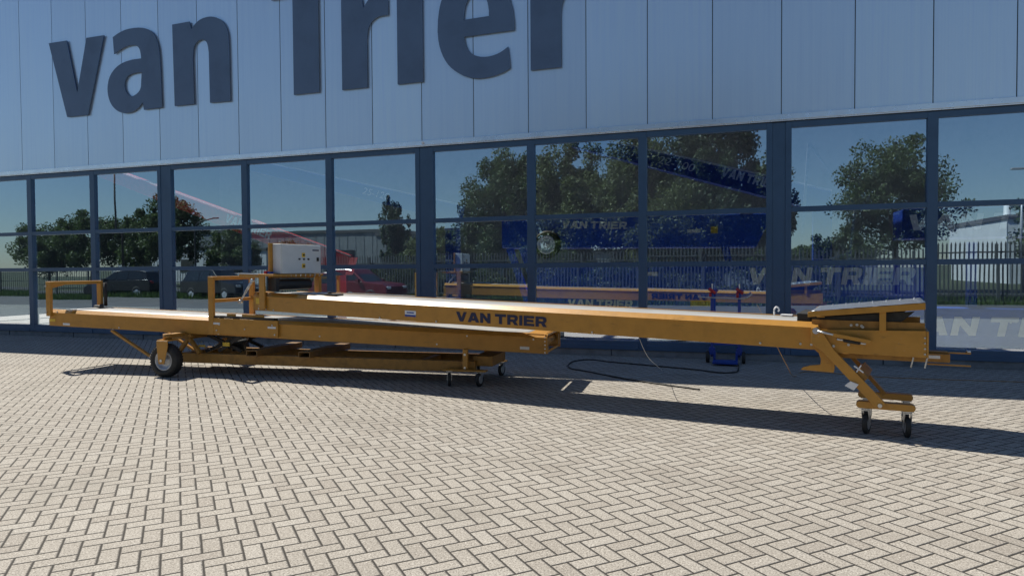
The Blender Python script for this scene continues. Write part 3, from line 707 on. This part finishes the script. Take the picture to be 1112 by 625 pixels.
MB().box(-.19, .19, -.02, .02, .62, .68).box(-.19, .19, -.02, .02, .3, .35).build('cross_rail', M['blue'], tr_, bevel=.003)
MB().box(-.2, .2, -.42, -.05, .03, .06).box(-.2, -.16, -.07, -.03, .06, .2).box(.16, .2, -.07, -.03, .06, .2).build('base_plate', M['blue'], tr_, bevel=.003)
tube('hooked_bar', [(-.45, -.05, 1.12), (0, -.05, 1.10), (.3, -.05, 1.10), (.42, -.05, 1.17)], .012, M['rim'], tr_)

# ------------------------------------------------------------------ machines inside the hall, behind the glass
def machine(name, label, cat='machine', loc=(0, 14, 0.1)):
    return thing(name, loc, 0, label, cat)
k_ = machine('loading_bunker', 'blue raised bunker conveyor with small white lettering behind the middle windows')
MB().hexa([(-4.95, .0, 1.98), (.3, 0, 1.92), (.3, .9, 1.92), (-4.95, .9, 1.98), (-4.95, 0, 2.62), (.6, 0, 2.56), (.6, .9, 2.56), (-4.95, .9, 2.62)]).build('trough', M['blue_in'], k_, bevel=.02)
word('VAN TRIER', (-3.6, -.004, 2.38), (1, 0, -.04), (0, 0, 1), 1.4, .15, M['white_in'], k_, shear=.15)
MB().box(-1.0, -.75, -.006, 0, 2.22, 2.29).build('sticker', M['white_in'], k_)
MB().box(-.55, -.42, -.03, 0, 2.2, 2.33).build('lamp', M['yellow'], k_)
w = MB().lathe((-3.88, -.12, 2.03), (0, 1, 0), [(-.06, .19), (-.09, .23), (-.08, .27), (0, .30), (.08, .27)], 32).build('wheel', M['black'], k_)
MB().lathe((-3.88, -.12, 2.03), (0, 1, 0), [(-.08, .19), (-.09, .2), (-.095, .17), (-.04, .13), (-.04, .07), (-.08, .06), (-.085, .0)], 28).build('rim', M['white_in'], w)
for a, b_ in ((-4.9, -4.2), (-4.6, -3.9), (-.3, .2)): MB().bar((a, .4, 1.98), (b_, .4, .0), .12, .14).build('leg', M['blue_in'], k_)
k_ = machine('conveyor_frame', 'low blue conveyor with large pale lettering behind the windows right of centre')
MB().box(-4.4, 3.25, .1, .9, .62, 1.58).build('trough', M['blue_in'], k_, bevel=.02)
word('VAN TRIER', (.12, .094, 1.19), (1, 0, -.004), (0, 0, 1), 2.95, .32, M['white_in'], k_, shear=.18)
word('VAN TRIER', (-3.5, .094, .70), (1, 0, -.01), (0, 0, 1), 1.4, .17, M['white_in'], k_, shear=.1)
MB().box(-.95, -.55, .09, .1, .74, .86).build('warning_label', M['yellow'], k_)
MB().box(-1.9, -1.6, .09, .1, 1.36, 1.44).build('sticker', M['white_in'], k_)
for a in (-3.9, -1.2, 2.6): MB().box(a, a + .15, .2, .8, 0, .62).build('leg', M['dark'], k_)
k_ = machine('elevator_conveyor', 'raised blue conveyor with pale slanted lettering behind the rightmost windows')
MB().box(2.8, 9.5, .0, .8, 2.02, 2.56).build('trough', M['blue'], k_, bevel=.02)
word('VAN TRIER', (2.86, -.005, 2.17), (1, 0, -.006), (0, 0, 1), 3.0, .285, M['white_in'], k_, shear=.18)
for a in (3.9, 8.2): MB().box(a, a + .14, .2, .34, 0, 1.95).build('leg', M['blue_in'], k_)
k_ = machine('field_loader', 'low dark blue machine body with pale lettering at floor level behind the rightmost windows')
MB().box(2.45, 9.5, -.6, .0, .12, .80).build('trough', M['blue_in'], k_, bevel=.02)
word('VAN TRIER', (2.42 + .1, -.605, .33), (1, 0, 0), (0, 0, 1), 3.3, .32, M['white_in'], k_, shear=.18)
mb = MB()
for a in (3.05, 3.6, 4.3): mb.cyl((a, -.6, .56), (a, -.615, .56), .014, n=8)
mb.build('bolt', M['white_in'], k_)
def boom(label, a, b_, y, thick, mat, txts, line=True, base=None):
    k = machine('telescopic_boom', label, 'boom', (0, y, .1))
    a, b_ = Vector((a[0], 0, a[1] - .1)), Vector((b_[0], 0, b_[1] - .1)); d = (b_ - a).normalized(); n = Vector((-d.z, 0, d.x))
    if n.z < 0: n = -n
    mb = MB(); mb.hexa([a, b_, b_ + Vector((0, .35, 0)), a + Vector((0, .35, 0)), a + n * thick * .7, b_ + n * thick, b_ + n * thick + Vector((0, .35, 0)), a + n * thick * .7 + Vector((0, .35, 0))]).build('boom_body', mat, k, bevel=.01)
    if line: MB().bar(a + n * (thick * .74) + Vector((0, -.02, 0)), b_ + n * (thick + .03) + Vector((0, -.02, 0)), .02, .02).build('boom_cable', M['white_in'], k)
    for t, x, off, wd, ht, kind in txts:
        O = a + d * x + n * off + Vector((0, -.006, 0))
        if kind: word(t, O, d, n, wd, ht, M['white_in'], k, shear=.15)
        else:
            me = font_mesh(t, .001, .15); wl = max(v.co.x for v in me.vertices)
            place_mesh(me, 'lettering', M['white_in'], O, d, n, wd / wl, ht / .72, k)
    if base: MB().box(*base).build('base_leg', mat, k, bevel=.02)
    return k
boom('blue boom with pale number and lettering high behind the windows right of centre', (-3.6, 4.36), (1.6, 2.72), 14.9, .42, M['blue'], [('22-100', 1.95, .12, .8, .17, False), ('VAN TRIER', 3.3, .18, 1.15, .19, True)], base=(1.4, 1.75, .05, .3, 0, 2.85))
boom('pale blue boom with a number behind the upper windows left of centre', (-12.3, 4.28), (-6.3, 2.72), 14.6, .40, M['blue'], [('25-120', 3.6, .12, .75, .17, False)], base=(-6.6, -6.3, .05, .3, 0, 2.8))
boom('red boom sloping down to the right behind the left windows', (-17.2, 4.35), (-9.1, 1.5), 14.3, .46, M['red_in'], [('VAN TRIER', 4.75, .13, 1.5, .22, True)], base=(-9.5, -9.25, -.1, .3, 0, 1.4))
k_ = machine('lattice_mast', 'thin pale lattice mast behind the window right of the wide column', 'mast', (1.35, 14.8, .1))
MB().bar((-.3, 0, 0), (-.05, 0, 4.0), .05, .05).bar((.8, 0, 2.7), (-.05, 0, 4.0), .04, .04).bar((.5, 0, 0), (.8, 0, 2.7), .04, .04).bar((-.2, 0, 1.5), (.7, 0, 1.8), .03, .03).build('mast_lattice', M['rim'], k_)

# ------------------------------------------------------------------ the far side of the yard (seen mirrored in the glass)
def leaf_crown(name, cx, cy, z0, z1, rx, ry, n, leaf, mat, parent, seed, conic=False, lobes=95):
    r_ = np.random.default_rng(seed); zc, rz = (z0 + z1) / 2, (z1 - z0) / 2
    u = r_.normal(size=(lobes, 3)); u /= np.linalg.norm(u, axis=1)[:, None]
    rad = r_.uniform(.15, .93, lobes)[:, None] ** .7
    c = u * rad
    if conic:
        t = r_.uniform(-1, 1, lobes); k_ = (1 - (t + 1) / 2) * .8 + .08; a = r_.uniform(0, 6.28, lobes)
        c = np.c_[np.cos(a) * k_, np.sin(a) * k_, t]; lr = .34 * (k_ + .35)
    else: lr = r_.uniform(.10, .27, lobes)
    li = r_.integers(0, lobes, n); dd = r_.normal(size=(n, 3)); dd /= np.linalg.norm(dd, axis=1)[:, None]
    rr_ = r_.uniform(.1, 1.15, n) ** .6
    p = c[li] + dd * (lr[li] * rr_)[:, None]
    P = np.c_[cx + p[:, 0] * rx, cy + p[:, 1] * ry, zc + p[:, 2] * rz]
    a = r_.normal(size=(n, 3)); a /= np.linalg.norm(a, axis=1)[:, None]
    b2 = np.cross(a, r_.normal(size=(n, 3))); b2 /= np.linalg.norm(b2, axis=1)[:, None]
    s = (leaf * r_.uniform(.5, 1.3, n))[:, None]
    V = np.stack([P - a * s, P + b2 * s * .55, P + a * s, P - b2 * s * .55], 1)
    me = bpy.data.meshes.new(name); me.vertices.add(4 * n); me.vertices.foreach_set('co', V.ravel())
    me.loops.add(4 * n); me.loops.foreach_set('vertex_index', np.arange(4 * n)); me.polygons.add(n)
    me.polygons.foreach_set('loop_start', np.arange(0, 4 * n, 4)); me.polygons.foreach_set('loop_total', np.full(n, 4))
    me.update(); me.materials.append(mat); o = bpy.data.objects.new(name, me); C.objects.link(o); o.parent = parent
    return [(c[i][0] * rx + cx, c[i][1] * ry + cy, c[i][2] * rz + zc) for i in range(min(lobes, 9))]
def tree(x, y, h, r, seed, label, kind='leaf_a', name='broadleaf_tree', low_=.2, n=9000, leaf=.2, conic=False, group='trees beyond the yard fence'):
    t = thing(name, (x, y, 0), 0, label, 'tree', group)
    z0 = h * low_
    tips = leaf_crown('crown', 0, 0, z0, h, r, r * .9, int(n * 2.8), leaf * .62, M[kind], t, seed, conic)
    mb = MB(); mb.cyl((0, 0, -.05), (0.05, 0, h * .55), .035 * h * .6, .02 * h * .5, 10)
    for i, q_ in enumerate(tips[:7]): mb.cyl((0, 0, h * (.25 + .04 * i)), q_, .03 + .006 * h, .02, 6)
    mb.build('trunk', M['bark'], t); return t
tree(-78, -34, 8.4, 4.4, 1, 'round green tree at the far left edge of the leftmost pane', n=7000, leaf=.24)
tree(-70, -33, 8.9, 4.6, 2, 'wide green tree mirrored in the second pane from the left', n=8000, leaf=.24)
tree(-62.5, -32, 7.9, 3.4, 12, 'small green tree mirrored beside the dark pole', n=6000, leaf=.24)
tree(-55.5, -30, 9.3, 3.8, 3, 'tall round tree mirrored just left of the leftmost wide column', n=8000, leaf=.24)
tree(-48.5, -31, 5.8, 3.2, 4, 'low bushy tree mirrored behind the curved street lamp', n=6000, leaf=.22, low_=.08)
tree(-42.0, -32, 5.0, 2.5, 14, 'small dark bush tree mirrored left of the control cabinet', n=4000, leaf=.22, low_=.05)
tree(-29.5, -30, 8.9, 1.55, 5, 'slim dark poplar mirrored beside the middle wide column', 'leaf_b', 'poplar_tree', .06, 6000, .17)
tree(-14.8, -18, 9.6, 3.4, 6, 'dark green tree mirrored left of centre, with open sky on its left', n=18000, leaf=.17, low_=.06)
tree(-19.8, -19, 4.6, 3.2, 16, 'low olive bush tree mirrored at the foot of the dark green tree', 'leaf_c', n=9000, leaf=.15, low_=.03)
tree(-9.2, -17, 10.3, 3.7, 7, 'broad olive green tree mirrored in the centre of the glass front', 'leaf_c', n=22000, leaf=.17, low_=.05)
tree(-5.6, -16.5, 10.3, 3.5, 17, 'olive tree mirrored right of the broad olive tree', 'leaf_c', n=20000, leaf=.17, low_=.04)
tree(-1.4, -16, 11.6, 3.9, 8, 'tall dark conifer mirrored left of the rightmost wide column', 'leaf_b', 'conifer_tree', .03, 22000, .18)
tree(-3.6, -13.5, 6.9, 3.2, 18, 'low olive bush tree mirrored in front of the dark conifer', 'leaf_c', n=10000, leaf=.14, low_=.03)
tree(1.2, -15.5, 8.3, 1.9, 28, 'narrow leafy tree mirrored at the rightmost wide column', n=7000, leaf=.16, low_=.1)
tree(8.8, -20, 9.5, 3.9, 19, 'loose round tree with gaps of sky mirrored left of the white hall', n=9500, leaf=.16, low_=.22)
tree(5.9, -24, 4.3, 2.6, 10, 'low shrub mirrored below and left of the loose round tree', n=6000, leaf=.16, low_=.02, name='shrub')
tree(18.2, -25, 7.3, 2.6, 11, 'tree mirrored at the right edge beside the pale lamp', n=6000, leaf=.18)
tree(-10.5, -12.5, 3.6, 2.2, 31, 'small hedge tree mirrored behind the spare wheel', n=6000, leaf=.13, low_=.02, name='shrub')
tree(-24.5, -26, 4.0, 3.0, 32, 'low green tree mirrored right of the slim poplar', n=6000, leaf=.17, low_=.02, name='shrub')

# palisade fence
fn = thing('palisade_fence', (0, -6.5, 0), 0, 'dark steel palisade fence along the far edge of the paved yard', 'fence')
mb = MB(); x = -24.
while x < 32:
    mb.prism([(x - .03, .05), (x + .03, .05), (x + .03, 2.42), (x, 2.52), (x - .03, 2.42)], -.008, .008, 'y'); x += .155
mb.build('pickets', M['fence'], fn)
MB().box(-24, 32, .01, .05, 2.05, 2.11).box(-24, 32, .01, .05, .35, .41).build('fence_rail', M['fence'], fn)
mb = MB(); x = -24
while x <= 32: mb.box(x - .05, x + .05, .05, .15, -.05, 2.4); x += 2.8
mb.build('fence_post', M['fence'], fn)
fn = thing('mesh_fence', (0, -8.2, 0), 0, 'low green mesh fence mirrored in the leftmost panes', 'fence')
mb = MB(); x = -74.
while x < -26: mb.box(x - .012, x + .012, -.012, .012, 0, 1.9); x += .2
for z in (.1, .95, 1.88): mb.box(-74, -26, -.015, .015, z - .02, z + .02)
mb.build('mesh_panel', M['fence'], fn)
mb = MB()
for i in range(18): mb.box(-74 + i * 2.8, -73.92 + i * 2.8, .02, .1, -.05, 2.0)
mb.build('fence_post', M['fence'], fn)

hd = thing('hedge', (-10, -8.6, 0), 0, 'long uneven green hedge behind the dark palisade fence', 'hedge')
for i in range(7): leaf_crown('foliage', -12 + i * 4.0, 0, -.1, 2.0 + .5 * math.sin(i * 2.3), 2.6, .8, 9000, .07, M['leaf_c' if i % 2 else 'leaf_a'], hd, 60 + i, lobes=60)
# buildings opposite
def hall(x0, x1, y0, y1, z, label, wall, wins, gable=0, name='industrial_hall'):
    t = thing(name, ((x0 + x1) / 2, y1, 0), 0, label, 'building'); hw = (x1 - x0) / 2; dp = y0 - y1
    if gable: MB().prism([(-hw, -.1), (hw, -.1), (hw, z), (0, z + gable), (-hw, z)], dp, 0, 'y').build('wall', wall, t)
    else: MB().box(-hw, hw, dp, 0, -.1, z).build('wall', wall, t)
    if not gable: MB().box(-hw - .15, hw + .15, dp - .15, .15, z, z + .35).build('roof', M['roof'], t)
    mb = MB(); n = int(2 * hw / 1.2)
    for i in range(n + 1): mb.box(-hw + i * 1.2 - .02, -hw + i * 1.2 + .02, .0, .03, .02, z - .05)
    mb.build('cladding_ribs', wall, t)
    for a, b_, c, d_ in wins: MB().box(a - (x0 + x1) / 2, b_ - (x0 + x1) / 2, .02, .07, c, d_).build('window', M['carwin'], t)
    return t
hall(-84, -58, -70, -48, 4.6, 'long low white building mirrored behind the leftmost trees', M['hallwhite'], [(-80 + 4 * i, -78 + 4 * i, 1.5, 3.2) for i in range(5)])
hall(-71, -40, -75, -50, 6.8, 'long grey warehouse mirrored behind the curved street lamp', M['hall'], [(-62, -58, 2.8, 5), (-50, -46, 1.8, 4.6)])
hall(-40.5, -28, -70, -46, 6.1, 'grey flat-roofed hall mirrored above the maroon car', M['hall'], [(-38.5, -33.5, 2.6, 4.8)])
hall(20.6, 34.0, -56, -40, 5.2, 'white hall mirrored at the right edge of the glass front', M['hallwhite'], [])
hall(-16, 12, -60, -44, 3.4, 'low pale building mirrored between the trees on the right', M['hall'], [(2, 4, 1, 2.4), (7, 9, 1, 2.4)])
ch = thing('chimney_stack', (26.3, -58, 0), 0, 'tall pale round stack mirrored behind the white hall', 'chimney')
MB().cyl((0, 0, -.1), (0, 0, 8.4), .35, .3, 16).build('stack', M['hallwhite'], ch)

# lamp posts and pole
def lamp(x, y, h, label, curved, mat='dark'):
    t = thing('street_lamp', (x, y, 0), 0, label, 'street lamp')
    if curved:
        tube('lamp_pole', [(0, 0, -.05), (0, 0, h * .6), (0, 0, h * .88), (.25, 0, h * .97), (1.0, 0, h), (1.9, 0, h + .15)], .06, M[mat], t)
        MB().box(1.75, 2.3, -.12, .12, h + .08, h + .18).build('lamp_head', M['dark'], t, bevel=.03)
    else:
        MB().cyl((0, 0, -.05), (0, 0, h), .08, .05, 12).build('lamp_pole', M[mat], t)
        MB().box(-.75, .05, -.12, .12, h - .02, h + .1).build('lamp_head', M[mat], t, bevel=.03)
lamp(-43, -20, 5.9, 'dark curved street lamp mirrored in the pane right of the leftmost wide column', True)
lamp(15.6, -22, 7.2, 'pale straight lamp post with a flat head mirrored at the right edge', False, 'rim')
t = thing('flag_pole', (-42.1, -12, 0), 0, 'tall thin dark pole mirrored in the third pane from the left', 'pole')
MB().cyl((0, 0, -.05), (0, 0, 10.5), .08, .05, 12).build('pole', M['dark'], t)
MB().box(-.25, .25, -.25, .25, -.05, .05).build('foot', M['concrete'], t)

# parked cars
def car(loc, rz, label, paintm, L=4.6, H=1.66, suv=True):
    t = thing('parked_car', loc, rz, label, 'car'); W = .92; h = H
    low_p = [(-L / 2, .42), (-L / 2 + .05, .35), (L / 2 - .08, .35), (L / 2, .5), (L / 2 - .03, .78), (L / 2 - .25, .92), (L * .22, 1.02), (-L / 2 + .12, 1.06), (-L / 2, .9)]
    b_ = MB().prism(low_p, -W, W, 'y').build('body', M[paintm], t, bevel=.07)
    cz = [(-L * .47, 1.0), (L * .22, 1.0), (L * .04, h - .05), (-L * .05, h), (-L * .33, h - .02), (-L * .42, h - .12)]
    mb = MB(); n = len(cz)
    vs = [(x, -W + .05 + (z - 1) * .28, z) for x, z in cz] + [(x, W - .05 - (z - 1) * .28, z) for x, z in cz]
    mb.add(vs, [tuple(range(n))[::-1], tuple(range(n, 2 * n))] + [(i, (i + 1) % n, n + (i + 1) % n, n + i) for i in range(n)])
    mb.build('cabin', M[paintm], t, bevel=.05)
    for sg in (-1, 1):
        f = lambda x, z: (x, sg * (W - .035 - (z - 1) * .28), z)
        g2 = lambda x, z: (x, sg * (W - .05 - (z - 1) * .28), z)
        for pl in ([(-L * .40, 1.08), (-L * .18, 1.08), (-L * .18, h - .14), (-L * .34, h - .14)], [(-L * .165, 1.08), (.02, 1.08), (-.02, h - .12), (-L * .165, h - .12)], [(.06, 1.08), (L * .16, 1.08), (L * .03, h - .12), (.02, h - .12)]):
            mb = MB(); mb.hexa([g2(*p) for p in pl] + [f(*p) for p in pl]); mb.build('side_window', M['carwin'], t)
        for x in (-L * .30, L * .30):
            w = MB().lathe((x, sg * (W - .1), .34), (0, sg, 0), [(-.1, .2), (-.1, .3), (-.07, .34), (.07, .34), (.1, .31), (.11, .24)], 24).build('wheel', M['black'], t)
            mb = MB().lathe((x, sg * (W - .1), .34), (0, sg, 0), [(.1, .24), (.09, .2), (.11, .06), (.12, 0)], 20).build('rim', M['rim'], w)
        MB().box(L / 2 - .13, L / 2 - .01, sg * .68 - .16, sg * .68 + .16, .68, .8).build('headlight', M['white'], t, bevel=.02)
        MB().box(-L / 2 - .01, -L / 2 + .1, sg * .7 - .14, sg * .7 + .14, .82, .98).build('tail_light', M['red'], t, bevel=.02)
        MB().box(L * .14, L * .18, sg * (W + .08) - .09, sg * (W + .08) + .09, 1.0, 1.13).build('mirror', M[paintm], t, bevel=.02)
    MB().hexa([(L * .205, -.72, 1.03), (L * .215, -.72, 1.03), (L * .05, -.64, h - .09), (L * .04, -.64, h - .09), (L * .205, .72, 1.03), (L * .215, .72, 1.03), (L * .05, .64, h - .09), (L * .04, .64, h - .09)]).build('windscreen', M['carwin'], t)
    return t
car((-36.2, -7.4, 0), R(170), 'black car mirrored left of the leftmost wide column', 'carblack')
car((-28.6, -6.9, 0), R(10), 'black car mirrored behind the front hoop of the lower conveyor', 'carblack', 4.7, 1.7)
car((-17.9, -4.3, 0), R(6), 'maroon car mirrored between the control cabinet and the middle wide column', 'carred', 4.7, 1.65)

# ------------------------------------------------------------------ camera, light, world
cam = bpy.data.cameras.new('camera'); co = bpy.data.objects.new('camera', cam); C.objects.link(co); S.camera = co
r = Vector((0.94765662, 0.31922724, -0.00639594)); u = Vector((-0.00244174, 0.02727673, 0.99962494)); fw = Vector((-0.31928197, 0.94728557, -0.02662845))
mt = Matrix((r, u, -fw)).transposed().to_4x4(); mt.translation = Vector((0, 0, 1.6)); co.matrix_world = mt
cam.sensor_width = 36; cam.lens = 734.887 / 1112 * 36; cam.clip_end = 3000; cam.clip_start = .05

sd = Vector((-.75, .311, 1)).normalized()
el = math.asin(sd.z)
W = bpy.data.worlds.new('World'); S.world = W; W.use_nodes = True; nt = W.node_tree
sk = nt.nodes.new('ShaderNodeTexSky'); sk.sky_type = 'NISHITA'; sk.sun_disc = False
sk.sun_elevation = el; sk.sun_rotation = math.atan2(sd.x, sd.y); sk.air_density = 1.0; sk.dust_density = .25; sk.ozone_density = 3.2
bgn = nt.nodes['Background']; nt.links.new(sk.outputs[0], bgn.inputs[0]); bgn.inputs[1].default_value = .066
sun = bpy.data.lights.new('sun', 'SUN'); sun.energy = 5.0; sun.angle = R(.5); sun.color = (1, .93, .80)
so = bpy.data.objects.new('sun', sun); C.objects.link(so); so.rotation_euler = sd.to_track_quat('Z', 'Y').to_euler(); so.location = (-10, 10, 20)
S.view_settings.view_transform = 'Standard'; S.view_settings.look = 'None'; S.view_settings.gamma = 1; S.view_settings.exposure = .36
S.render.engine = 'CYCLES'; S.cycles.max_bounces = 10; S.cycles.transparent_max_bounces = 16; S.cycles.sample_clamp_indirect = 8
S.render.resolution_x = 1024; S.render.resolution_y = 575
